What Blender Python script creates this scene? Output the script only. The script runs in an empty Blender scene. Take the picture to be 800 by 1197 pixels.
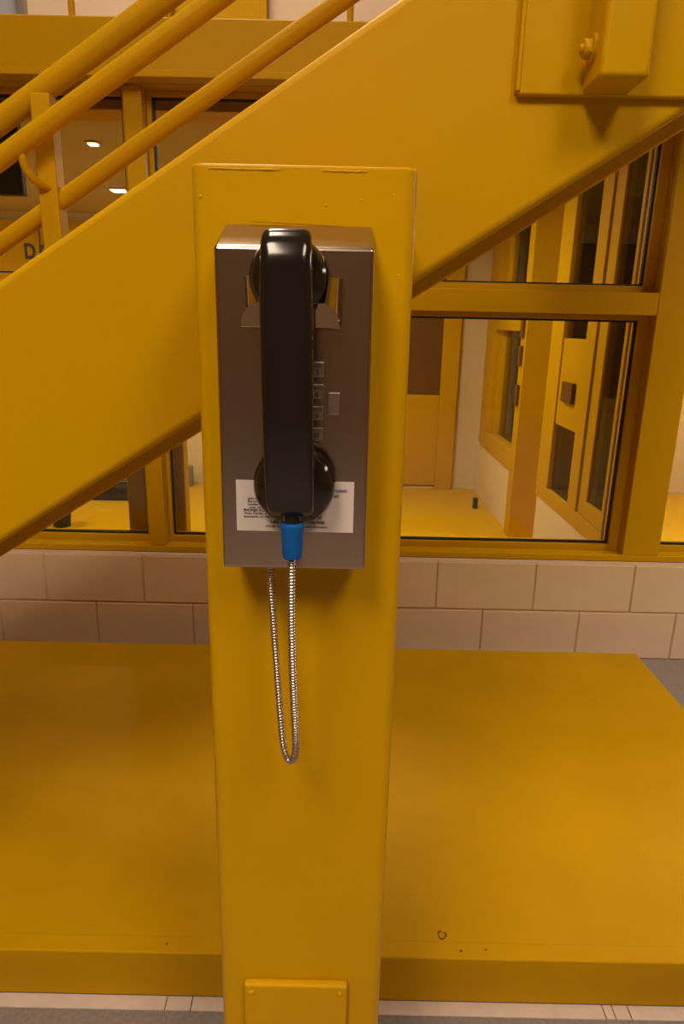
import bpy, bmesh, math, random
from mathutils import Vector, Matrix

random.seed(4)
scene = bpy.context.scene
COL = scene.collection

# ------------------------------------------------------------------ camera
F_PX = 770.0
PITCH = math.radians(15.8)
ROLL = math.radians(1.2)
EYE = 1.34
cam_data = bpy.data.cameras.new('camera')
cam_data.sensor_fit = 'VERTICAL'
cam_data.sensor_height = 36.0
cam_data.lens = F_PX / 1197.0 * 36.0
cam_data.clip_start = 0.02
cam = bpy.data.objects.new('camera', cam_data)
COL.objects.link(cam)
fw = Vector((0, math.cos(PITCH), -math.sin(PITCH)))
up0 = Vector((0, math.sin(PITCH), math.cos(PITCH)))
r0 = Vector((1, 0, 0))
rt = math.cos(ROLL) * r0 + math.sin(ROLL) * up0
up = -math.sin(ROLL) * r0 + math.cos(ROLL) * up0
cam.matrix_world = Matrix(((rt.x, up.x, -fw.x, 0), (rt.y, up.y, -fw.y, 0),
                           (rt.z, up.z, -fw.z, EYE), (0, 0, 0, 1)))
scene.camera = cam

# ------------------------------------------------------------------ world, lights, exposure
world = bpy.data.worlds.new('world')
scene.world = world
world.use_nodes = True
bg = world.node_tree.nodes['Background']
bg.inputs['Color'].default_value = (1.0, 0.70, 0.50, 1)
bg.inputs['Strength'].default_value = 0.10

scene.view_settings.view_transform = 'Standard'
scene.view_settings.look = 'None'
scene.view_settings.gamma = 1.0
scene.view_settings.use_curve_mapping = False
scene.view_settings.exposure = 0.0

WARM = (1.0, 0.76, 0.54)
# x, y, height of the diffuser, power, where
HALL_LIGHTS = [(-0.6, -0.95, 3.05, 40, 'hanging left of the camera'), (0.9, -1.1, 3.30, 26, 'hanging right of the camera'),
               (-1.2, -2.9, 4.6, 42, 'hanging at the left rear'), (1.4, -2.9, 4.6, 38, 'hanging at the right rear'),
               (-0.7, 0.9, 5.12, 42, 'added high up above the staircase for the fascia beam'),  # added lamp without a known fixture, lifts the yellow fascia beam
               (-0.8, 3.3, 5.12, 62, 'added high up to brighten the upper storey'), (2.2, 1.65, 2.06, 12, 'added under the landing to light the right side')]  # both added: one brightens the upper wall, the other the right side
CEIL_Z = 5.2
ROOM_LIGHTS = [(-1.205, 3.44, 3, 0.02), (-1.46, 4.58, 14, 0.045), (-2.9, 3.9, 36, 0.2), (0.1, 3.9, 44, 0.2), (2.45, 4.1, 62, 0.2)]
ROOM_SIDE = ['nearest the left mullion', 'farther back in the left room', 'over the black bench', 'in the middle room', 'in the right room']


def area_light(name, loc, sx, sy, power, color=WARM):
    d = bpy.data.lights.new(name, 'AREA')
    d.shape = 'RECTANGLE'
    d.size, d.size_y = sx, sy
    d.energy = power
    d.color = color
    o = bpy.data.objects.new(name, d)
    o.location = loc
    COL.objects.link(o)
    return o


for x, y, z, w, where in HALL_LIGHTS:
    area_light('hall_light', (x, y, z - 0.005), 0.55, 1.15, w)
for x, y, w, h in ROOM_LIGHTS:
    area_light('room_light', (x, y, 2.128), 2 * h, 2 * h, w, (1.0, 0.93, 0.62))


# ------------------------------------------------------------------ materials
def new_mat(name):
    m = bpy.data.materials.new(name)
    m.use_nodes = True
    nt = m.node_tree
    return m, nt, nt.nodes['Principled BSDF']


def tex_coord(nt, scale=(1, 1, 1)):
    tc = nt.nodes.new('ShaderNodeTexCoord')
    mp = nt.nodes.new('ShaderNodeMapping')
    mp.inputs['Scale'].default_value = scale
    nt.links.new(tc.outputs['Object'], mp.inputs['Vector'])
    return mp.outputs['Vector']


def paint(name, col, rough=0.4, var=0.12, vscale=3.0, bump=0.05, bscale=160.0, spec=0.1, mott=None):
    """Painted surface: faint colour variation and a fine roller texture."""
    m, nt, b = new_mat(name)
    v = tex_coord(nt)
    n = nt.nodes.new('ShaderNodeTexNoise')
    n.inputs['Scale'].default_value = vscale
    n.inputs['Detail'].default_value = 4
    nt.links.new(v, n.inputs['Vector'])
    r = nt.nodes.new('ShaderNodeValToRGB')
    r.color_ramp.elements[0].position = 0.3
    r.color_ramp.elements[1].position = 0.7
    lo = mott or tuple(c * (1 - var) for c in col)
    r.color_ramp.elements[0].color = (*lo, 1)
    r.color_ramp.elements[1].color = (*col, 1)
    nt.links.new(n.outputs['Fac'], r.inputs['Fac'])
    nt.links.new(r.outputs['Color'], b.inputs['Base Color'])
    b.inputs['Roughness'].default_value = rough
    b.inputs['Specular IOR Level'].default_value = spec
    n2 = nt.nodes.new('ShaderNodeTexNoise')
    n2.inputs['Scale'].default_value = bscale
    n2.inputs['Detail'].default_value = 2
    nt.links.new(v, n2.inputs['Vector'])
    bp = nt.nodes.new('ShaderNodeBump')
    bp.inputs['Strength'].default_value = bump
    bp.inputs['Distance'].default_value = 0.002
    nt.links.new(n2.outputs['Fac'], bp.inputs['Height'])
    nt.links.new(bp.outputs['Normal'], b.inputs['Normal'])
    return m


def plain(name, col, rough=0.5, metal=0.0, spec=0.5):
    m, nt, b = new_mat(name)
    v = tex_coord(nt)
    n = nt.nodes.new('ShaderNodeTexNoise')
    n.inputs['Scale'].default_value = 40
    nt.links.new(v, n.inputs['Vector'])
    mx = nt.nodes.new('ShaderNodeMix')
    mx.data_type = 'RGBA'
    mx.inputs[6].default_value = (*[c * 0.92 for c in col], 1)
    mx.inputs[7].default_value = (*col, 1)
    nt.links.new(n.outputs['Fac'], mx.inputs[0])
    nt.links.new(mx.outputs[2], b.inputs['Base Color'])
    b.inputs['Roughness'].default_value = rough
    b.inputs['Metallic'].default_value = metal
    b.inputs['Specular IOR Level'].default_value = spec
    return m


def emitter(name, col, strength):
    m, nt, b = new_mat(name)
    b.inputs['Base Color'].default_value = (*col, 1)
    b.inputs['Emission Color'].default_value = (*col, 1)
    b.inputs['Emission Strength'].default_value = strength
    return m


def steel(name, col, rough, stretch=(3, 3, 400), amount=0.10):
    m, nt, b = new_mat(name)
    v = tex_coord(nt, stretch)
    n = nt.nodes.new('ShaderNodeTexNoise')
    n.inputs['Scale'].default_value = 4
    n.inputs['Detail'].default_value = 3
    nt.links.new(v, n.inputs['Vector'])
    mr = nt.nodes.new('ShaderNodeMapRange')
    mr.inputs['To Min'].default_value = rough - amount
    mr.inputs['To Max'].default_value = rough + amount
    nt.links.new(n.outputs['Fac'], mr.inputs['Value'])
    nt.links.new(mr.outputs['Result'], b.inputs['Roughness'])
    b.inputs['Base Color'].default_value = (*col, 1)
    b.inputs['Metallic'].default_value = 1.0
    return m


def glass(name, tint=0.74, ior=1.45):
    m = bpy.data.materials.new(name)
    m.use_nodes = True
    nt = m.node_tree
    nt.nodes.clear()
    out = nt.nodes.new('ShaderNodeOutputMaterial')
    tr = nt.nodes.new('ShaderNodeBsdfTransparent')
    tr.inputs['Color'].default_value = (tint, tint * 0.96, tint * 0.84, 1)
    gl = nt.nodes.new('ShaderNodeBsdfGlossy')
    gl.inputs['Roughness'].default_value = 0.01
    gl.inputs['Color'].default_value = (0.95, 0.95, 0.95, 1)
    fr = nt.nodes.new('ShaderNodeFresnel')
    fr.inputs['IOR'].default_value = ior
    mx = nt.nodes.new('ShaderNodeMixShader')
    nt.links.new(fr.outputs['Fac'], mx.inputs['Fac'])
    nt.links.new(tr.outputs['BSDF'], mx.inputs[1])
    nt.links.new(gl.outputs['BSDF'], mx.inputs[2])
    nt.links.new(mx.outputs['Shader'], out.inputs['Surface'])
    return m


YEL = (0.57, 0.322, 0.0)
M_YEL = paint('yellow_enamel', YEL, 0.46, 0.06, 2.5, 0.05, 140)
M_YEL_OLD = paint('yellow_enamel_thick', YEL, 0.34, 0.07, 5, 0.16, 55)
M_YEL_FLOOR = paint('yellow_floor_paint', (0.55, 0.308, 0.0), 0.5, 0.13, 3.5, 0.10, 60)
M_YEL_ROOM = paint('yellow_room_floor', (0.68, 0.40, 0.01), 0.4, 0.1, 1.2, 0.03, 40)
M_BLOCK = paint('cream_block_paint', (0.76, 0.59, 0.40), 0.5, 0.07, 6, 0.25, 90)
M_MORTAR = paint('painted_mortar', (0.66, 0.52, 0.38), 0.6, 0.08, 12, 0.3, 120)
M_WHITE = paint('cream_wall_paint', (0.74, 0.60, 0.45), 0.6, 0.05, 2, 0.1, 60)
M_TAN = paint('tan_wall_paint', (0.26, 0.18, 0.11), 0.6, 0.1, 2, 0.1, 60)
M_YWALL = paint('yellow_wall_paint', (0.46, 0.25, 0.01), 0.6, 0.1, 2, 0.1, 60)
M_CEIL = paint('beige_ceiling', (0.52, 0.43, 0.35), 0.7, 0.06, 3, 0.1, 60)
M_FLOOR = paint('grey_floor', (0.30, 0.27, 0.26), 0.45, 0.28, 110, 0.1, 200)
M_STRIP = paint('white_floor_strip', (0.72, 0.62, 0.56), 0.5, 0.12, 25, 0.2, 90)
M_STEEL = steel('brushed_stainless', (0.44, 0.35, 0.29), 0.22, (4, 4, 120), 0.012)
M_KEY = steel('button_metal', (0.50, 0.44, 0.40), 0.30, (60, 60, 60), 0.05)
M_CHROME = steel('polished_chrome', (0.72, 0.68, 0.64), 0.09, (20, 20, 20), 0.03)
M_CORD = steel('armoured_cord_steel', (0.55, 0.49, 0.45), 0.27, (50, 50, 50), 0.06)
M_BLACK = plain('black_plastic_gloss', (0.012, 0.009, 0.007), 0.13, 0, 0.5)
M_BLUE = plain('blue_rubber', (0.0, 0.10, 0.40), 0.55, 0, 0.25)
M_LABEL = paint('label_card', (0.70, 0.63, 0.61), 0.5, 0.03, 30, 0.02, 100)
M_INK = plain('dark_ink', (0.03, 0.028, 0.03), 0.6)
M_INK_BLUE = plain('blue_ink', (0.06, 0.05, 0.20), 0.6)
M_GASKET = plain('black_gasket', (0.012, 0.010, 0.009), 0.6)
M_DARK = plain('dark_plastic', (0.02, 0.018, 0.017), 0.5)
M_BROWN = paint('brown_door_panel', (0.16, 0.075, 0.02), 0.4, 0.1, 5, 0.05, 60)
M_ORANGE = plain('orange_plastic', (0.75, 0.25, 0.02), 0.5)
M_GREY = plain('grey_plastic', (0.22, 0.20, 0.19), 0.5)
M_RUST = paint('rust_brown_chip', (0.13, 0.055, 0.01), 0.7, 0.3, 300, 0.2, 300)
M_GLASS = glass('window_glass')
M_SKYPANE = plain('pale_blue_pane', (0.42, 0.47, 0.58), 0.25)
M_LAMP = emitter('lamp_diffuser', (1.0, 0.85, 0.70), 6.0)
M_SPOT = emitter('small_lamp', (1.0, 0.90, 0.80), 7.0)


# ------------------------------------------------------------------ helpers
def finish(name, me, mat, parent=None, weighted=False, smooth=False, angle=40):
    if mat is not None:
        me.materials.append(mat)
    if smooth or weighted:
        for p in me.polygons:
            p.use_smooth = True
        me.set_sharp_from_angle(angle=math.radians(angle))
    o = bpy.data.objects.new(name, me)
    COL.objects.link(o)
    if weighted:
        w = o.modifiers.new('normals', 'WEIGHTED_NORMAL')
        w.keep_sharp = True
    if parent is not None:
        o.parent = parent
        chain = Matrix.Identity(4)
        p = parent
        while p is not None:
            chain = p.matrix_basis @ chain if p.parent is None else p.matrix_parent_inverse @ p.matrix_basis @ chain
            p = p.parent
        o.matrix_parent_inverse = chain.inverted()
    return o


def bm_obj(name, bm, mat, parent=None, **k):
    bmesh.ops.recalc_face_normals(bm, faces=bm.faces)
    me = bpy.data.meshes.new(name)
    bm.to_mesh(me)
    bm.free()
    return finish(name, me, mat, parent, **k)


def add_box(bm, x0, x1, y0, y1, z0, z1):
    r = bmesh.ops.create_cube(bm, size=1.0)
    for v in r['verts']:
        v.co = Vector(((x0 + x1) / 2 + v.co.x * (x1 - x0), (y0 + y1) / 2 + v.co.y * (y1 - y0),
                       (z0 + z1) / 2 + v.co.z * (z1 - z0)))
    return r['verts']


def box(name, x0, x1, y0, y1, z0, z1, mat, parent=None, bevel=0.0, seg=3):
    bm = bmesh.new()
    add_box(bm, x0, x1, y0, y1, z0, z1)
    if bevel > 0:
        bmesh.ops.bevel(bm, geom=list(bm.edges), offset=bevel, segments=seg, profile=0.5, affect='EDGES')
    return bm_obj(name, bm, mat, parent, weighted=bevel > 0)


def prism(name, outline, axis, a0, a1, mat, parent=None, bevel=0.0, seg=3, only_long=False):
    """Extrude a 2-D outline along an axis: 'x' -> (y,z), 'y' -> (x,z), 'z' -> (x,y)."""
    bm = bmesh.new()

    def P(u, v, a):
        return {'x': (a, u, v), 'y': (u, a, v), 'z': (u, v, a)}[axis]
    A = [bm.verts.new(P(u, v, a0)) for u, v in outline]
    B = [bm.verts.new(P(u, v, a1)) for u, v in outline]
    n = len(outline)
    bm.faces.new(A)
    bm.faces.new(list(reversed(B)))
    for i in range(n):
        bm.faces.new((A[i], B[i], B[(i + 1) % n], A[(i + 1) % n]))
    if bevel > 0:
        bmesh.ops.bevel(bm, geom=list(bm.edges), offset=bevel, segments=seg, profile=0.5, affect='EDGES')
    return bm_obj(name, bm, mat, parent, weighted=True, angle=35)


def tube_mesh(bm, pts, rad, seg=14, caps=True):
    """Sweep a circle along points; rad is a number or one radius per point."""
    pts = [Vector(p) for p in pts]
    n = len(pts)
    rs = rad if isinstance(rad, (list, tuple)) else [rad] * n
    rings = []
    ref = None
    for i, p in enumerate(pts):
        t = (pts[min(i + 1, n - 1)] - pts[max(i - 1, 0)]).normalized()
        if ref is None:
            ref = Vector((1, 0, 0)) if abs(t.x) < 0.8 else Vector((0, 0, 1))
        ref = (ref - t * ref.dot(t)).normalized()
        bi = t.cross(ref)
        rings.append([bm.verts.new(p + (ref * math.cos(a) + bi * math.sin(a)) * rs[i])
                      for a in [2 * math.pi * k / seg for k in range(seg)]])
    for a, b in zip(rings, rings[1:]):
        for k in range(seg):
            bm.faces.new((a[k], a[(k + 1) % seg], b[(k + 1) % seg], b[k]))
    if caps:
        bm.faces.new(list(reversed(rings[0])))
        bm.faces.new(rings[-1])


def tube(name, pts, rad, mat, parent=None, seg=14):
    bm = bmesh.new()
    tube_mesh(bm, pts, rad, seg)
    return bm_obj(name, bm, mat, parent, smooth=True, angle=50)


def spline(ctrl, n):
    """Catmull-Rom through control points."""
    c = [Vector(p) for p in ctrl]
    c = [c[0] * 2 - c[1]] + c + [c[-1] * 2 - c[-2]]
    out = []
    segs = len(c) - 3
    for i in range(n):
        u = i / (n - 1) * segs
        k = min(int(u), segs - 1)
        t = u - k
        a, b, d, e = c[k:k + 4]
        out.append(0.5 * ((2 * b) + (d - a) * t + (2 * a - 5 * b + 4 * d - e) * t * t + (3 * b - a - 3 * d + e) * t ** 3))
    return out


def lathe(name, prof, centre, axis, mat, parent=None, seg=40):
    """Turn (radius, height) pairs about an axis vector through a centre."""
    axis = Vector(axis).normalized()
    q = Vector((0, 0, 1)).rotation_difference(axis)
    bm = bmesh.new()
    rings = []
    for r, h in prof:
        if r < 1e-6:
            rings.append([bm.verts.new(Vector(centre) + q @ Vector((0, 0, h)))])
        else:
            rings.append([bm.verts.new(Vector(centre) + q @ Vector((r * math.cos(a), r * math.sin(a), h)))
                          for a in [2 * math.pi * k / seg for k in range(seg)]])
    for a, b in zip(rings, rings[1:]):
        for k in range(seg):
            k2 = (k + 1) % seg
            if len(a) == 1 and len(b) > 1:
                bm.faces.new((a[0], b[k2], b[k]))
            elif len(b) == 1 and len(a) > 1:
                bm.faces.new((a[k], a[k2], b[0]))
            elif len(a) > 1:
                bm.faces.new((a[k], a[k2], b[k2], b[k]))
    return bm_obj(name, bm, mat, parent, smooth=True, angle=45)


def text_mesh(name, body, size, loc, rot, mat, parent=None, align='LEFT', bold=0.0, depth=0.0, sx=1.0):
    cu = bpy.data.curves.new(name, 'FONT')
    cu.body = body
    cu.size = size
    cu.align_x = align
    cu.offset = bold
    cu.extrude = depth
    tmp = bpy.data.objects.new(name, cu)
    COL.objects.link(tmp)
    dg = bpy.context.evaluated_depsgraph_get()
    me = bpy.data.meshes.new_from_object(tmp.evaluated_get(dg))
    bpy.data.objects.remove(tmp)
    me.name = name
    me.transform(Matrix.Translation(loc) @ rot.to_4x4() @ Matrix.Diagonal((sx, 1, 1, 1)))
    me.materials.clear()
    return finish(name, me, mat, parent)


FACE = Matrix(((1, 0, 0), (0, 0, -1), (0, 1, 0)))     # text facing the camera side (-y)


def thing(name, label, cat, loc, group=None, kind=None):
    o = bpy.data.objects.new(name, None)
    o.empty_display_size = 0.05
    o.location = loc
    COL.objects.link(o)
    tag(o, label, cat, group, kind)
    return o


def tag(o, label=None, cat=None, group=None, kind=None):
    if label:
        o['label'] = label
    if cat:
        o['category'] = cat
    if group:
        o['group'] = group
    if kind:
        o['kind'] = kind
    return o


def structure(o, label, cat):
    return tag(o, label, cat, None, 'structure')


# ================================================================== SETTING
WALL_Y = 2.54
BACK_Y = 5.57

structure(box('floor', -5.0, 5.0, -6.0, WALL_Y + 0.17, -0.12, 0.0, M_FLOOR),
          'speckled grey floor of the hall', 'floor')
structure(box('floor_inner', -5.0, 5.0, WALL_Y + 0.17, BACK_Y + 0.1, -0.12, 0.0, M_YEL_ROOM),
          'yellow painted floor of the rooms behind the windows', 'floor')

# low block wall: mortar core with separate blocks
core = structure(box('wall_back', -5.0, 5.0, WALL_Y + 0.004, WALL_Y + 0.17, 0.0, 0.422, M_MORTAR),
                 'low cream painted block wall under the windows', 'wall')
bm = bmesh.new()
add_box(bm, -0.2005, 0.2005, -0.004, 0.05, -0.1035, 0.1035)
bmesh.ops.bevel(bm, geom=list(bm.edges), offset=0.004, segments=2, affect='EDGES')
blk = bpy.data.meshes.new('block')
bm.to_mesh(blk)
bm.free()
blk.materials.append(M_BLOCK)
for p in blk.polygons:
    p.use_smooth = True
blk.set_sharp_from_angle(angle=math.radians(50))
for row, (x_first, zc) in enumerate(((0.596 + 0.202, 0.1045), (0.397 + 0.202, 0.3165))):
    for k in range(-9, 8):
        o = bpy.data.objects.new('block', blk)
        COL.objects.link(o)
        o.parent = core
        o.location = (x_first + 0.404 * k, WALL_Y + 0.002 * random.random(), zc)
        w = o.modifiers.new('normals', 'WEIGHTED_NORMAL')
        w.keep_sharp = True

# upper storey: slab, fascia beam, cream wall with door and window
structure(box('ceiling', -5.0, 5.0, WALL_Y + 0.02, BACK_Y + 0.1, 2.145, 2.29, M_CEIL),
          'beige ceiling slab over the rooms behind the windows', 'ceiling')
fascia = structure(box('trim_1', -5.0, 5.0, WALL_Y - 0.03, WALL_Y + 0.02, 2.145, 2.30, M_YEL, None, 0.006),
                   'deep yellow fascia beam above the windows', 'beam')
box('flange', -5.0, 5.0, WALL_Y - 0.045, WALL_Y + 0.02, 2.122, 2.145, M_YEL, fascia, 0.003)
UP_Y = 4.2
structure(box('wall_upper', -5.0, 5.0, UP_Y, UP_Y + 0.1, 2.29, CEIL_Z, M_WHITE),
          'cream wall of the upper storey above the yellow beam', 'wall')
d1 = structure(box('door_1', -1.00, -0.50, UP_Y - 0.05, UP_Y, 2.29, 4.35, M_YEL, None, 0.004),
               'yellow door of the upper storey', 'door')
box('door_frame', -1.12, -1.00, UP_Y - 0.07, UP_Y, 2.29, 4.45, M_YEL, d1, 0.004)
box('door_frame', -0.50, -0.46, UP_Y - 0.07, UP_Y, 2.29, 4.45, M_YEL, d1, 0.004)
lathe('door_knob', [(0, 0), (0.010, 0), (0.010, 0.03), (0.028, 0.035), (0.03, 0.05), (0.02, 0.062), (0, 0.064)],
      (-0.965, UP_Y - 0.05, 2.992), (0, -1, 0), M_GREY, d1, 20)
w9 = structure(thing('window_9', 'pale blue upper storey window with dark frame', 'window', (-1.85, UP_Y, 2.6)),
               'pale blue upper storey window with dark frame', 'window')
box('pane', -1.93, -1.81, UP_Y - 0.02, UP_Y, 2.6, 3.6, M_SKYPANE, w9)
for a, b in ((-1.97, -1.93), (-1.81, -1.775)):
    box('window_frame', a, b, UP_Y - 0.05, UP_Y, 2.6, 3.6, M_GREY, w9, 0.003)
box('window_frame', -1.93, -1.81, UP_Y - 0.05, UP_Y, 2.56, 2.6, M_GREY, w9, 0.003)

g = thing('guard_rail', 'thin yellow guard rail standing on the fascia beam of the upper storey', 'railing',
          (-0.4, WALL_Y, 2.30))
for gx in (-2.7, -1.8125, -0.928, -0.007, 0.9, 1.8):
    tube('post', [(gx, WALL_Y, 2.29), (gx, WALL_Y, 3.36)], 0.011, M_YEL, g, 12)
tube('top_rail', [(-2.8, WALL_Y, 3.37), (1.9, WALL_Y, 3.37)], 0.021, M_YEL, g, 14)

# dayroom shell around and behind the camera
structure(box('wall_left', -5.1, -5.0, -6.0, BACK_Y + 0.2, 0, CEIL_Z, M_YWALL), 'yellow wall far to the left', 'wall')
structure(box('wall_right', 5.0, 5.1, -6.0, BACK_Y + 0.2, 0, CEIL_Z, M_YWALL), 'yellow wall far to the right', 'wall')
structure(box('wall_front', -5.0, 5.0, -6.1, -6.0, 0, CEIL_Z, M_TAN), 'tan wall behind the camera', 'wall')
structure(box('ceiling_hall', -5.0, 5.0, -6.0, UP_Y, CEIL_Z, CEIL_Z + 0.1, M_CEIL), 'high beige ceiling of the hall', 'ceiling')
for x, y, z, w, where in HALL_LIGHTS:
    t = thing('ceiling_light', 'long ceiling light ' + where, 'ceiling light', (x, y, z + 0.075), 'ceiling lights of the hall')
    box('housing', x - 0.31, x + 0.31, y - 0.61, y + 0.61, z + 0.015, z + 0.075, M_GREY, t, 0.004)
    box('diffuser', x - 0.28, x + 0.28, y - 0.58, y + 0.58, z, z + 0.015, M_LAMP, t)
    for dy in (-0.45, 0.45) if z > 2.5 else ():
        tube('hanger', [(x, y + dy, z + 0.07), (x, y + dy, CEIL_Z)], 0.006, M_GREY, t, 8)
for (x, y, w, h), where in zip(ROOM_LIGHTS, ROOM_SIDE):
    t = thing('room_ceiling_light', 'small square ceiling light ' + where, 'ceiling light', (x, y, 2.145), 'ceiling lights of the rooms')
    box('housing', x - h - 0.012, x + h + 0.012, y - h - 0.012, y + h + 0.012, 2.137, 2.145, M_CEIL, t, 0.002)
    box('diffuser', x - h, x + h, y - h, y + h, 2.131, 2.137, M_LAMP, t)

# ------------------------------------------------------------------ window band in the block wall
FY = WALL_Y + 0.035           # front face of the frame
GY = WALL_Y + 0.115            # glass plane
win = structure(thing('window_1', 'w', 'window', (0.2, WALL_Y, 0.422)),
                'long band of yellow steel framed windows above the block wall', 'window')
box('sill', -5.0, 5.0, FY, GY + 0.05, 0.4235, 0.451, M_YEL, win, 0.004)
box('head', -5.0, 5.0, FY, GY + 0.05, 2.124, 2.138, M_YEL, win, 0.003)
MULL = [(-2.72, -2.62), (-0.789, -0.724), (1.161, 1.311), (3.14, 3.24)]
for a, b in MULL:
    box('mullion', a, b, FY, GY + 0.05, 0.451, 2.124, M_YEL, win, 0.004)
BAYS = [(-2.62, -0.789, 0.02, 0.022), (-0.724, 1.161, 0.017, 0.038), (1.311, 3.14, 0.02, 0.02)]
for a, b, sl, sr in BAYS:
    box('transom', a, b, FY, GY + 0.05, 1.399, 1.4805, M_YEL, win, 0.004)
    for z0, z1 in ((0.451, 1.399), (1.4805, 2.124)):
        st = [(a, a + sl, z0, z1), (b - sr, b, z0, z1), (a + sl, b - sr, z0, z0 + 0.026), (a + sl, b - sr, z1 - 0.018, z1)]
        for x0, x1, q0, q1 in st:
            box('glazing_stop', x0, x1, GY - 0.022, GY + 0.045, q0, q1, M_YEL, win, 0.002, 2)
        gx0, gx1, gz0, gz1 = a + sl, b - sr, z0 + 0.026, z1 - 0.018
        gk = 0.007
        bm = bmesh.new()
        add_box(bm, gx0, gx0 + gk, GY - 0.006, GY + 0.012, gz0, gz1)
        add_box(bm, gx1 - gk, gx1, GY - 0.006, GY + 0.012, gz0, gz1)
        add_box(bm, gx0 + gk, gx1 - gk, GY - 0.006, GY + 0.012, gz0, gz0 + gk)
        add_box(bm, gx0 + gk, gx1 - gk, GY - 0.006, GY + 0.012, gz1 - gk, gz1)
        bm_obj('gasket', bm, M_GASKET, win)
        box('pane', gx0 + gk, gx1 - gk, GY, GY + 0.006, gz0 + gk, gz1 - gk, M_GLASS, win)
# solid wall beyond the window band
structure(box('wall_back_left', -5.0, -2.72, FY + 0.01, GY + 0.05, 0.424, 2.138, M_WHITE), 'cream wall left of the windows', 'wall')
structure(box('wall_back_right', 3.24, 5.0, FY + 0.01, GY + 0.05, 0.424, 2.138, M_WHITE), 'cream wall right of the windows', 'wall')

# ------------------------------------------------------------------ rooms behind the glass
structure(box('wall_inner', -5.0, 5.0, BACK_Y, BACK_Y + 0.1, 0, 2.145, M_WHITE),
          'cream rear wall of the rooms behind the windows', 'wall')
box_base = structure(box('baseboard_inner', -5.0, 5.0, BACK_Y - 0.012, BACK_Y, 0, 0.02, M_STRIP), 'pale base strip of the rear wall', 'baseboard')
d2 = structure(thing('door_2', 'd', 'door', (0.4, BACK_Y, 0)), 'yellow door with a brown upper panel seen through the window', 'door')
box('door_leaf', -0.08, 0.79, BACK_Y - 0.03, BACK_Y - 0.001, 0.03, 0.80, M_YEL, d2, 0.003)
box('upper_panel', -0.08, 0.79, BACK_Y - 0.03, BACK_Y - 0.001, 0.803, 2.0, M_BROWN, d2, 0.003)
box('door_frame', 0.79, 0.93, BACK_Y - 0.07, BACK_Y - 0.001, 0.0, 2.1, M_YEL, d2, 0.004)
box('door_frame', -0.2, -0.08, BACK_Y - 0.07, BACK_Y - 0.001, 0.0, 2.1, M_YEL, d2, 0.004)
d3 = structure(thing('door_3', 'd', 'door', (-2.3, BACK_Y, 0)), 'wide yellow door with dark letters in the left room', 'door')
for a, b in ((-3.1, -2.42), (-2.41, -1.6)):
    box('door_leaf', a, b, BACK_Y - 0.04, BACK_Y - 0.001, 0.02, 2.08, M_YEL, d3, 0.003)
text_mesh('lettering', 'D.O.C', 0.155, Vector((-2.545, BACK_Y - 0.042, 1.80)), FACE, M_DARK, d3, 'LEFT', 0.006, 0, 0.8)

# side partition A (far): low wall, window frame, end post
PX = 1.12
pa = structure(thing('window_2', 'w', 'window', (PX, 4.9, 0)), 'yellow framed inner partition window over a low cream wall', 'window')
box('low_wall', PX + 0.01, PX + 0.14, 4.32, BACK_Y - 0.001, 0, 0.42, M_WHITE, pa, 0.003)
box('end_post', PX - 0.01, PX + 0.16, 4.2, 4.319, 0, 2.14, M_YEL, pa, 0.004)
box('sill', PX, PX + 0.15, 4.32, 5.35, 0.421, 0.56, M_YEL, pa, 0.004)
box('mullion', PX, PX + 0.15, 5.12, 5.35, 0.561, 2.1, M_YEL, pa, 0.004)
box('mullion', PX + 0.03, PX + 0.15, 5.351, BACK_Y - 0.001, 0.421, 2.14, M_YEL, pa, 0.004)
box('transom', PX, PX + 0.15, 4.32, 5.119, 1.33, 1.46, M_YEL, pa, 0.004)
for z0, z1 in ((0.561, 1.329), (1.461, 2.1)):
    box('glazing_stop', PX + 0.04, PX + 0.11, 5.03, 5.119, z0, z1, M_YEL, pa, 0.002, 2)
    box('glazing_stop', PX + 0.04, PX + 0.11, 4.321, 4.37, z0, z1, M_YEL, pa, 0.002, 2)
    box('pane', PX + 0.07, PX + 0.076, 4.371, 5.029, z0, z1, M_GLASS, pa)
box('head', PX, PX + 0.15, 4.32, 5.35, 2.101, 2.14, M_YEL, pa)
for z0, z1 in ((1.29, 1.40), (1.12, 1.24), (0.87, 1.0)):
    box('hinge', PX - 0.028, PX - 0.0105, 4.23, 4.29, z0, z1, M_BROWN, pa, 0.003)

# side partition B (near): panelled bay and glazed bay
pb = structure(thing('window_3', 'w', 'window', (PX, 3.2, 0)), 'yellow framed inner partition with a solid middle panel beside the window post', 'window')
T2 = PX + 0.05
box('low_wall', PX + 0.005, T2 - 0.005, GY + 0.06, 3.70, 0, 0.42, M_WHITE, pb, 0.003)
box('sill', PX, T2, GY + 0.06, 3.72, 0.421, 0.50, M_YEL, pb, 0.004)
box('jamb', PX, T2, 3.52, 3.72, 0.501, 2.14, M_YEL, pb, 0.004)
box('mullion', PX, T2, 3.06, 3.18, 0.501, 2.14, M_YEL, pb, 0.004)
box('glazing_stop', PX + 0.012, T2 - 0.012, 2.96, 3.059, 0.501, 2.14, M_YEL, pb, 0.003)
box('jamb', PX, T2, GY + 0.06, 2.745, 0.501, 2.079, M_YEL, pb, 0.004)
box('panel', PX + 0.008, T2 - 0.008, 3.181, 3.519, 0.86, 1.30, M_YEL, pb, 0.004)
box('pass_box', PX - 0.012, PX + 0.007, 3.26, 3.42, 0.99, 1.09, M_BROWN, pb, 0.004)
box('stop', PX + 0.006, T2 - 0.006, 2.746, 2.959, 0.501, 0.575, M_YEL, pb, 0.003)
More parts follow.
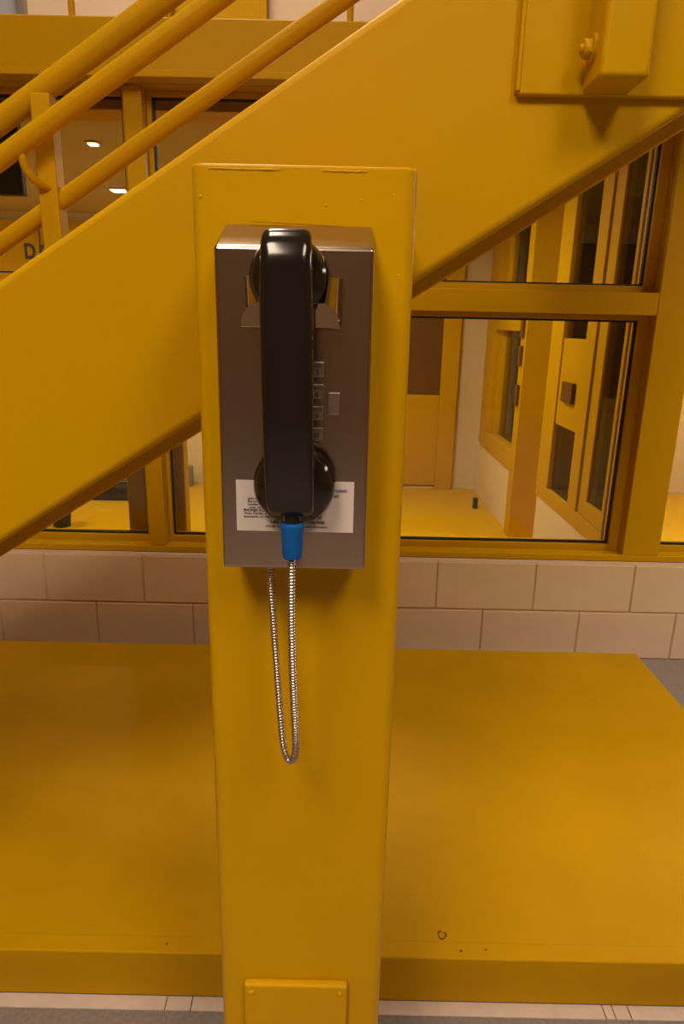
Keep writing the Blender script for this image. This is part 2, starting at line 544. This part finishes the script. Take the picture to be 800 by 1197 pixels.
for y0, y1, z0, z1 in ((3.181, 3.519, 0.501, 0.859), (3.181, 3.519, 1.301, 2.14), (2.746, 2.959, 0.576, 2.14)):
    box('pane', PX + 0.022, PX + 0.028, y0, y1, z0, z1, M_GLASS, pb)

structure(box('wall_inner_right', 3.0, 3.1, GY + 0.06, BACK_Y, 0, 2.145, M_WHITE), 'cream end wall of the right hand room', 'wall')
structure(box('wall_inner_left', -3.5, -3.4, GY + 0.06, BACK_Y, 0, 2.145, M_WHITE), 'cream end wall of the left hand room', 'wall')
# short yellow pier close behind the left mullion
structure(box('wall_pier', -0.925, -0.675, 2.74, 2.82, 0, 1.35, M_YEL, None, 0.006), 'yellow pier standing behind the left mullion', 'wall')

structure(box('trim_3', -2.62, 2.99, GY + 0.051, 2.86, 2.08, 2.144, M_YEL, None, 0.004), 'yellow header beam inside the rooms above the glass', 'beam')
scr = thing('dark_panel', 'flat black panel behind the upper left window pane', 'screen', (-1.5, 2.92, 1.8))  # flat black box filling a dark rectangle in the upper left pane
box('panel_body', -1.80, -1.312, 2.90, 2.94, 1.82, 2.13, M_DARK, scr, 0.006)
box('panel_face', -1.79, -1.325, 2.897, 2.90, 1.83, 2.12, M_DARK, scr)
# small things in the rooms
tag(box('door_stop', 1.01, 1.045, 4.90, 4.94, 0, 0.085, M_DARK, None, 0.006),
    'small black door stop on the yellow floor beside the low cream wall', 'door stop')
bb = thing('waste_bin', 'black waste bin low behind the left window pane', 'bin', (-1.89, 4.25, 0))
lathe('bin_body', [(0, 0), (0.055, 0), (0.07, 0.16), (0.063, 0.16), (0.05, 0.01), (0, 0.01)], (-1.89, 4.25, 0), (0, 0, 1), M_DARK, bb, 20)
lathe('bin_rim', [(0.066, 0.155), (0.075, 0.155), (0.075, 0.17), (0.066, 0.17), (0.066, 0.155)], (-1.89, 4.25, 0), (0, 0, 1), M_DARK, bb, 20)
bk = thing('storage_bench', 'low black bench on the yellow floor of the left room', 'bench', (-1.9, 5.1, 0))
box('bench_body', -2.2, -1.66, 4.92, 5.35, 0.0, 0.09, M_DARK, bk, 0.008)
box('bench_lid', -2.22, -1.64, 4.90, 5.37, 0.091, 0.12, M_DARK, bk, 0.006)
tag(box('orange_box', -1.92, -1.80, 5.0, 5.12, 0.121, 0.20, M_ORANGE, None, 0.006), 'small orange box on the low black bench', 'box')
tag(box('grey_case', -1.79, -1.66, 5.0, 5.2, 0.121, 0.26, M_GREY, None, 0.01), 'grey case beside the orange box on the black bench', 'case')
tag(box('floor_box', -1.36, -1.275, 5.42, 5.50, 0.0, 0.17, M_GREY, None, 0.006), 'small grey box on the yellow floor against the rear cream wall', 'box')

# added lamps standing in for two bright spots in the upper right pane
wl = thing('added_wall_lamp', 'small bright round lamp added for a white spot in the upper right pane', 'lamp', (2.0, BACK_Y, 1.95))
lathe('lamp_base', [(0, 0), (0.06, 0), (0.06, 0.02), (0, 0.02)], (1.805, BACK_Y - 0.002, 1.943), (0, -1, 0), M_GREY, wl, 20)
lathe('lamp_globe', [(0.05, 0), (0.05, 0.02), (0.03, 0.045), (0, 0.052)], (1.805, BACK_Y - 0.022, 1.943), (0, -1, 0), M_SPOT, wl, 20)
tl = thing('added_tube_lamp', 'long thin tube lamp added for a white streak in the upper right pane', 'lamp', (1.38, BACK_Y, 1.70))
box('lamp_base', 1.15, 1.61, BACK_Y - 0.03, BACK_Y - 0.001, 1.725, 1.75, M_GREY, tl, 0.003)
tube('tube', [(1.17, BACK_Y - 0.025, 1.715), (1.59, BACK_Y - 0.025, 1.715)], 0.011, M_LAMP, tl, 12)

# ================================================================== PLATFORM
FRONT_Y, REAR_Y, PLAT_X1 = 1.034, 2.365, 1.175
pl = thing('platform', 'low yellow painted platform on the floor under the staircase', 'platform', (-0.7, 1.7, 0))
box('slab', -1.62, PLAT_X1, FRONT_Y + 0.004, REAR_Y, 0, 0.1145, M_YEL_FLOOR, pl, 0.005)
no = box('edge_nosing', -1.62, PLAT_X1, FRONT_Y, FRONT_Y + 0.040, 0.001, 0.1162, M_YEL_FLOOR, pl, 0.0045)
bm = bmesh.new()
n = 18
ins, outs = [], []
for k in range(n):
    a = 2 * math.pi * k / n
    r1 = 0.0095 * (1 + 0.12 * math.sin(3 * a + 1))
    ins.append(bm.verts.new((0.2284 + 0.0066 * math.cos(a), 1.0886 + 0.0076 * math.sin(a), 0.1152)))
    outs.append(bm.verts.new((0.2284 + r1 * math.cos(a), 1.0886 + r1 * 1.1 * math.sin(a), 0.1147)))
for k in range(n):
    bm.faces.new((ins[k], ins[(k + 1) % n], outs[(k + 1) % n], outs[k]))
tag(bm_obj('chipped_ring', bm, M_RUST, pl, smooth=True), 'small brown ring where the paint has chipped')
for cx, cy, r in ((0.313, 1.056, 0.003), (0.262, 1.052, 0.0035), (-0.34, 1.054, 0.003)):
    lathe('paint_chip', [(r, 0), (r * 0.7, 0.0008), (0, 0.001)], (cx, cy, 0.1158), (0, 0, 1), M_RUST, pl, 9)
st = structure(thing('trim_2', 't', 'floor strip', (0, 1.018, 0)), 'white strip along the floor in front of the yellow platform', 'floor strip')
edges = [-1.62, -1.1, -0.338, -0.286, 0.556, 0.576, 0.608, PLAT_X1]
for a, b in zip(edges, edges[1:]):
    box('strip', a + 0.0012, b - 0.0012, 1.0045, FRONT_Y - 0.001, 0, 0.0035, M_STRIP, st, 0.001, 2)

# ================================================================== STAIRCASE
SL = 0.6335
sx0, sx1 = -2.05, 1.62
stair = thing('staircase', 'yellow steel staircase climbing to the right behind the phone column', 'staircase', (-1.9, 1.28, 0))


def stringer(y0, y1, zb, zt, bev):
    xa_b = -zb / SL + 0.002
    out = [(xa_b, 0.002), (sx1, zb + SL * sx1), (sx1, zt + SL * sx1), (-zt / SL - 0.0 + 0.55, zt + SL * (-zt / SL + 0.55)),
           (-zt / SL + 0.55, 0.002)]
    out = [(xa_b, 0.002), (sx1, zb + SL * sx1), (sx1, zt + SL * sx1), (-2.30, zt + SL * -2.30), (-2.30, 0.002)]
    return prism('stringer', out, 'y', y0, y1, M_YEL, stair, bev, 5)


stringer(0.862, 0.925, 1.339, 1.660, 0.011)
stringer(1.675, 1.725, 1.303, 1.650, 0.006)
run, rise = 0.2842, 0.18
k = 0
x = -2.12
while x < sx1 - 0.28:
    z = 1.600 + SL * x
    if z > 0.06:
        box('tread', x - 0.015, x + run, 0.926, 1.674, z - 0.032, z, M_YEL, stair, 0.004)
        box('riser', x + run - 0.008, x + run, 0.926, 1.674, z + 0.001, z + rise - 0.033, M_YEL, stair)
    x += run
box('landing', sx1 + 0.001, 2.9, 0.87, WALL_Y - 0.05, 2.14, 2.30, M_YEL, stair, 0.006)
box('walkway', 0.45, sx1, 1.78, WALL_Y - 0.05, 2.16, 2.30, M_YEL, stair, 0.006)

# mounting plate and guard post bolted to the near stringer
box('mounting_plate', 0.190, 0.392, 0.852, 0.8622, 1.597, 1.95, M_YEL_OLD, stair, 0.003)
box('weld_bead', 0.1875, 0.1925, 0.850, 0.863, 1.60, 1.95, M_YEL_OLD, stair, 0.002)
gp = box('guard_post', 0.262, 0.3145, 0.792, 0.852, 1.597, 2.75, M_YEL_OLD, stair, 0.006)
ax = Vector((-1, 0, 0))
lathe('washer', [(0, 0), (0.0145, 0), (0.0145, 0.003), (0, 0.003)], (0.262, 0.826, 1.634), ax, M_YEL_OLD, gp, 24)
lathe('bolt_head', [(0, 0.003), (0.010, 0.003), (0.0105, 0.0095), (0.009, 0.011), (0, 0.011)], (0.262, 0.826, 1.634), ax, M_YEL_OLD, gp, 6)
lathe('bolt_end', [(0.005, 0.011), (0.005, 0.015), (0, 0.0155)], (0.262, 0.826, 1.634), ax, M_YEL_OLD, gp, 12)

# far guard rail
rl = stair
RX0, RX1 = -2.0, 1.5


def rail(name, y, z0, r):
    return tube(name, [(RX0, y, z0 + SL * RX0), (RX1, y, z0 + SL * RX1)], r, M_YEL, rl, 20)


rail('top_rail', 1.70, 2.287, 0.0255)
hr = rail('handrail', 1.625, 2.176, 0.0215)
rail('mid_rail', 1.70, 2.043, 0.020)
for px in (-1.90, -0.70, 0.50):
    zt = 2.287 + SL * px
    pbm = box('post', px - 0.0225, px + 0.0225, 1.673, 1.722, 1.63 + SL * px, zt - 0.014, M_YEL, rl, 0.004)
    zb = 2.176 + SL * px
    pts = spline([(px - 0.030, 1.625, zb - 0.030), (px - 0.028, 1.628, zb - 0.062), (px - 0.016, 1.645, zb - 0.088), (px + 0.002, 1.678, zb - 0.098),
                  (px + 0.006, 1.69, zb - 0.099)], 14)
    tube('handrail_bracket', pts, 0.009, M_YEL, pbm, 12)

# ================================================================== COLUMN
CX0, CX1, CY0, CY1 = -0.1415, 0.0615, 0.64, 0.843
colm = thing('support_column', 'square yellow steel column carrying the wall telephone', 'column', (-0.04, 0.74, 0))
bm = bmesh.new()
add_box(bm, CX0, CX1, CY0, CY1, 0.0, 1.4755)
ve = [e for e in bm.edges if abs(e.verts[0].co.z - e.verts[1].co.z) > 1]
bmesh.ops.bevel(bm, geom=ve, offset=0.013, segments=6, profile=0.5, affect='EDGES')
te = [e for e in bm.edges if min(e.verts[0].co.z, e.verts[1].co.z) > 1.4]
bmesh.ops.bevel(bm, geom=te, offset=0.003, segments=3, profile=0.5, affect='EDGES')
bm_obj('tube', bm, M_YEL_OLD, colm, weighted=True)
for a, b in ((-0.126, -0.059), (-0.025, 0.017)):
    pts = [(a + (b - a) * i / 24, CY0 + 0.0002, 1.4708 + random.uniform(-0.0003, 0.0003)) for i in range(25)]
    tube('weld_bead', pts, [0.0002] + [0.0010 + random.uniform(-0.0003, 0.0003) for i in range(23)] + [0.0002], M_YEL_OLD, colm, 8)
prism('sealant', [(-0.088, 1.4285), (0.003, 1.4255), (0.0, 1.4285), (-0.03, 1.4292), (-0.087, 1.4318)], 'y', CY0 - 0.0004, CY0 + 0.001, M_YEL_OLD, colm)
for bx_, bz_, r in ((-0.132, 1.448, 0.0024), (0.0115, 1.4475, 0.0022), (0.04, 1.452, 0.0015), (0.047, 1.385, 0.0018), (0.046, 1.30, 0.0014), (-0.02, 1.443, 0.0026),
                    (0.043, 1.335, 0.0016)):
    r *= 0.7
    lathe('paint_run', [(r, 0), (r * 0.7, r * 0.2), (0, r * 0.3)], (bx_, CY0, bz_), (0, -1, 0), M_YEL_OLD, colm, 10)
cov = box('cover_plate', -0.1105, 0.0195, CY0 - 0.011, CY0, 0.33, 0.5465, M_YEL, colm, 0.0035)
for sx in (-0.101, 0.0095):
    lathe('screw', [(0.0038, 0), (0.0036, 0.0014), (0.002, 0.0024), (0, 0.0027)], (sx, CY0 - 0.011, 0.5355), (0, -1, 0), M_YEL, cov, 14)

# ================================================================== TELEPHONE
PF = 0.58
HX0, HX1 = -0.1105, 0.0225
ph = thing('wall_telephone', 'stainless steel wall telephone with keypad mounted on the yellow column', 'telephone', (-0.044, CY0, 1.119))
prism('housing', [(PF, 1.119), (CY0, 1.119), (CY0, 1.4265), (PF, 1.4015)], 'x', HX0, HX1, M_STEEL, ph, 0.0034, 4)
lb = box('instruction_label', -0.0965, 0.0105, PF - 0.0006, PF + 0.0005, 1.1563, 1.2042, M_LABEL, ph)
TY = PF - 0.0009
LINES = [
    (-0.0805, 1.1945, 0.0040, 'TELEPHONE INSTRUCTIONS', 0.00002, M_INK, 1.0),
    (-0.0175, 1.1945, 0.0034, 'FOR ADDRESS', 0.00004, M_INK_BLUE, 1.0),
    (-0.0785, 1.1895, 0.0034, 'ALL CALLS MAY BE RECORDED AND MONITORED', 0.00002, M_INK, 0.98),
    (-0.0860, 1.1862, 0.0032, 'pick up the handset and wait for', 0.0, M_INK, 1.0),
    (-0.0862, 1.1835, 0.0032, 'the tone then enter your own', 0.0, M_INK, 1.0),
    (-0.0862, 1.1807, 0.0032, 'number and follow the prompts', 0.0, M_INK, 1.0),
    (-0.0845, 1.1779, 0.0032, 'your call will be placed after the tone in order', 0.0, M_INK, 1.0),
    (-0.0900, 1.1750, 0.0034, 'PHONES ACCEPT LOCAL CALLS', 0.00005, M_INK, 1.0),
    (-0.0898, 1.1722, 0.0033, 'Your Family & Friends may open accounts     to', 0.00001, M_INK, 1.12),
    (-0.0900, 1.1692, 0.0033, 'accounts to receive calls by calling or online at', 0.0, M_INK, 1.15),
    (-0.0660, 1.1638, 0.0042, '1-800-000-0000 OR WWW.WEB', 0.00008, M_INK, 0.86),
    (-0.0700, 1.1603, 0.0030, 'monday to friday eight to five with information', 0.0, M_INK, 1.0),
]
for lx, lz, ls, body, bold, ink, sxx in LINES:
    text_mesh('print', body, ls, Vector((lx, TY, lz)), FACE, ink, lb, 'LEFT', bold + 0.00006, 0.0, sxx)

KEYS = [['1', '2', '3'], ['4', '5', '6'], ['7', '8', '9'], ['*', '0', '#']]
SUB = [['', 'ABC', 'DEF'], ['GHI', 'JKL', 'MNO'], ['PRS', 'TUV', 'WXY'], ['', 'OPER', '']]
for r_ in range(4):
    for c_ in range(3):
        kx = -0.0238 - 0.0195 * (2 - c_)
        kz = 1.3034 - 0.0187 * r_
        b = box('key', kx - 0.0058, kx + 0.0058, PF - 0.0042, PF + 0.001, kz - 0.0064, kz + 0.0064, M_KEY, ph, 0.0011)
        bmr = bmesh.new()
        for q in ((kx - 0.0072, kx - 0.0062, kz - 0.0078, kz + 0.0078), (kx + 0.0062, kx + 0.0072, kz - 0.0078, kz + 0.0078),
                  (kx - 0.0062, kx + 0.0062, kz - 0.0078, kz - 0.0068), (kx - 0.0062, kx + 0.0062, kz + 0.0068, kz + 0.0078)):
            add_box(bmr, q[0], q[1], PF - 0.0014, PF + 0.001, q[2], q[3])
        bm_obj('key_collar', bmr, M_STEEL, b)
        if SUB[r_][c_]:
            text_mesh('key_letters', SUB[r_][c_], 0.0040, Vector((kx, PF - 0.0044, kz + 0.0016)), FACE, M_INK, b, 'CENTER', 0.00006)
        text_mesh('key_number', KEYS[r_][c_], 0.0066, Vector((kx, PF - 0.0044, kz - (0.0048 if SUB[r_][c_] else 0.0024))), FACE, M_INK, b, 'CENTER', 0.00012)
vb = box('volume_button', -0.0146, -0.0038, PF - 0.0035, PF + 0.001, 1.2645, 1.2840, M_KEY, ph, 0.0009)
text_mesh('button_print', 'VOLUME', 0.0042, Vector((-0.0078, PF - 0.0037, 1.2666)), FACE @ Matrix.Rotation(math.pi / 2, 3, 'Z'), M_GREY, vb, 'LEFT', 0.0)

# cradle: a front lip plate and two flared prongs
cr = []
CFY = 0.552
zb_, zt_ = 1.3375, 1.357
outl = [(-0.0842, zb_), (-0.0050, zb_)]
for a in range(0, 91, 15):
    outl.append((-0.0050 - 0.018 * (1 - math.cos(math.radians(a))), zb_ + 0.002 + 0.0175 * math.sin(math.radians(a))))
cxn, rn = -0.0445, 0.0225
for a in range(0, 181, 15):
    outl.append((cxn + rn * math.cos(math.radians(a)), zt_ - 0.0155 * math.sin(math.radians(a))))
for a in range(90, -1, -15):
    outl.append((-0.0842 + 0.014 * (1 - math.cos(math.radians(a))), zb_ + 0.002 + 0.0175 * math.sin(math.radians(a))))
lip = prism('cradle', outl, 'y', CFY - 0.0015, CFY + 0.0015, M_CHROME, ph, 0.0004, 1)
for s in (-1, 1):
    bm = bmesh.new()
    # shell whose plan curls from the inner front edge round to the phone face
    cx = cxn + s * 0.0255
    rows = []
    for j in range(9):
        t = j / 8
        z = 1.3400 + 0.0365 * t
        inner = cxn + s * (0.0245 + 0.0055 * t)
        outer = cxn + s * (0.0395 + 0.0008 * t)
        ring = []
        for i in range(9):
            a = math.radians(90 * i / 8)
            ring.append(bm.verts.new((inner + (outer - inner) * math.sin(a), CFY + 0.0275 - 0.026 * math.cos(a), z)))
        rows.append(ring)
    for a_, b_ in zip(rows, rows[1:]):
        for i in range(8):
            bm.faces.new((a_[i], a_[i + 1], b_[i + 1], b_[i]))
    bmesh.ops.recalc_face_normals(bm, faces=bm.faces)
    bmesh.ops.solidify(bm, geom=list(bm.faces), thickness=0.0018)
    bm_obj('cradle_prong', bm, M_CHROME, ph, smooth=True, angle=50)
box('cradle_stem', -0.060, -0.029, CFY + 0.001, PF + 0.001, 1.3378, 1.3405, M_CHROME, ph, 0.0006)

# ================================================================== HANDSET
hs = thing('telephone_handset', 'black plastic handset with blue collar and armoured steel cord hanging in the cradle', 'handset', (-0.044, 0.54, 1.16))


def handle_mesh():
    bm = bmesh.new()
    # z, x centre, y centre, half width, half thickness
    S = [(1.4025, -0.0462, 0.552, 0.0150, 0.0040), (1.4035, -0.0462, 0.547, 0.0178, 0.0075), (1.4020, -0.0462, 0.5405, 0.0190, 0.0110),
         (1.3960, -0.0462, 0.5355, 0.0196, 0.0125), (1.3860, -0.0460, 0.5320, 0.0200, 0.0128),
         (1.3700, -0.0460, 0.5290, 0.0203, 0.0125), (1.3400, -0.0455, 0.5265, 0.0206, 0.0120), (1.3000, -0.0450, 0.5255, 0.0206, 0.0118),
         (1.2600, -0.0445, 0.5265, 0.0205, 0.0120), (1.2250, -0.0438, 0.5290, 0.0204, 0.0123), (1.2050, -0.0433, 0.5315, 0.0202, 0.0125),
         (1.1960, -0.0431, 0.5350, 0.0198, 0.0120), (1.1910, -0.0430, 0.5400, 0.0190, 0.0095), (1.1895, -0.0430, 0.5450, 0.0170, 0.0050)]
    n = 32
    rings = []
    for i, (z, xc, yc, hw, ht) in enumerate(S):
        # section plane tilts at the two ends so that the bar rolls back to the cups
        zn, zp = S[min(i + 1, len(S) - 1)], S[max(i - 1, 0)]
        tdir = Vector((0, zn[2] - zp[2], zn[0] - zp[0])).normalized()
        nrm = Vector((0, tdir.z, -tdir.y))
        if nrm.y < 0:
            nrm = -nrm
        ring = []
        for k in range(n):
            a = 2 * math.pi * k / n
            ca, sa = math.cos(a), math.sin(a)
            e = 0.42
            u = hw * math.copysign(abs(ca) ** e, ca)
            v = ht * math.copysign(abs(sa) ** e, sa)
            # crown of the outer face
            ring.append(bm.verts.new(Vector((xc + u, yc, z)) + nrm * v))
        rings.append(ring)
    for a, b in zip(rings, rings[1:]):
        for k in range(n):
            bm.faces.new((a[k], a[(k + 1) % n], b[(k + 1) % n], b[k]))
    bm.faces.new(list(reversed(rings[0])))
    bm.faces.new(rings[-1])
    return bm


hd = bm_obj('handle', handle_mesh(), M_BLACK, hs, smooth=True, angle=60)
ms = hd.modifiers.new('smooth', 'SUBSURF')
ms.levels = 1
ms.render_levels = 2
# ear cup (axis towards the phone face) and mouth cup
CUP = [(0, -0.010), (0.016, -0.010), (0.024, -0.007), (0.0295, -0.001), (0.0318, 0.006), (0.0325, 0.013), (0.0325, 0.018), (0.0315, 0.0195), (0.0300, 0.020), (0, 0.0205)]
lathe('ear_cup', CUP, (-0.0463, 0.5495, 1.3765), (0, 1, -0.08), M_BLACK, hs, 48)
MC = [(0, -0.008), (0.018, -0.008), (0.027, -0.0045), (0.0325, 0.001), (0.0355, 0.008), (0.0362, 0.014), (0.0362, 0.018), (0.0350, 0.0198), (0.033, 0.0205), (0, 0.021)]
lathe('mouth_cup', MC, (-0.0424, 0.5510, 1.2035), (0, 1, 0.06), M_BLACK, hs, 48)
nk = lathe('neck', [(0, 0), (0.0075, 0), (0.0075, 0.02), (0, 0.02)], (-0.0425, 0.5395, 1.190), (0, -0.02, -1), M_BLACK, hs, 24)
lathe('strain_relief', [(0, 0), (0.0096, 0), (0.0103, 0.0012), (0.0103, 0.004), (0.0095, 0.008), (0.0090, 0.020), (0.0086, 0.029), (0.0078, 0.0318),
                        (0.0050, 0.0325), (0, 0.0325)], (-0.0425, 0.5393, 1.1775), (0, -0.01, -1), M_BLUE, hs, 32)
# armoured cord: ringed steel hose from the collar down, round and up to the phone's underside
path = spline([(-0.0428, 0.539, 1.150), (-0.0430, 0.539, 1.125), (-0.0432, 0.541, 1.085), (-0.0422, 0.546, 1.02), (-0.0405, 0.552, 0.965), (-0.0405, 0.556, 0.940),
               (-0.0432, 0.560, 0.9265), (-0.0480, 0.565, 0.9215), (-0.0525, 0.571, 0.9270), (-0.0555, 0.577, 0.940), (-0.0600, 0.587, 0.985), (-0.0648, 0.596, 1.045), (-0.0680, 0.601, 1.09),
               (-0.0690, 0.603, 1.122)], 900)
# resample evenly
L = [0.0]
for a, b in zip(path, path[1:]):
    L.append(L[-1] + (b - a).length)
pitch = 0.0030
pts, rad = [], []
nstep = int(L[-1] / (pitch / 4))
j = 0
for i in range(nstep + 1):
    s = L[-1] * i / nstep
    while j < len(L) - 2 and L[j + 1] < s:
        j += 1
    u = (s - L[j]) / max(1e-9, L[j + 1] - L[j])
    pts.append(path[j].lerp(path[j + 1], min(1, max(0, u))))
    rad.append([0.0026, 0.0035, 0.0038, 0.0034][i % 4])
tube('armoured_cord', pts, rad, M_CORD, hs, 14)
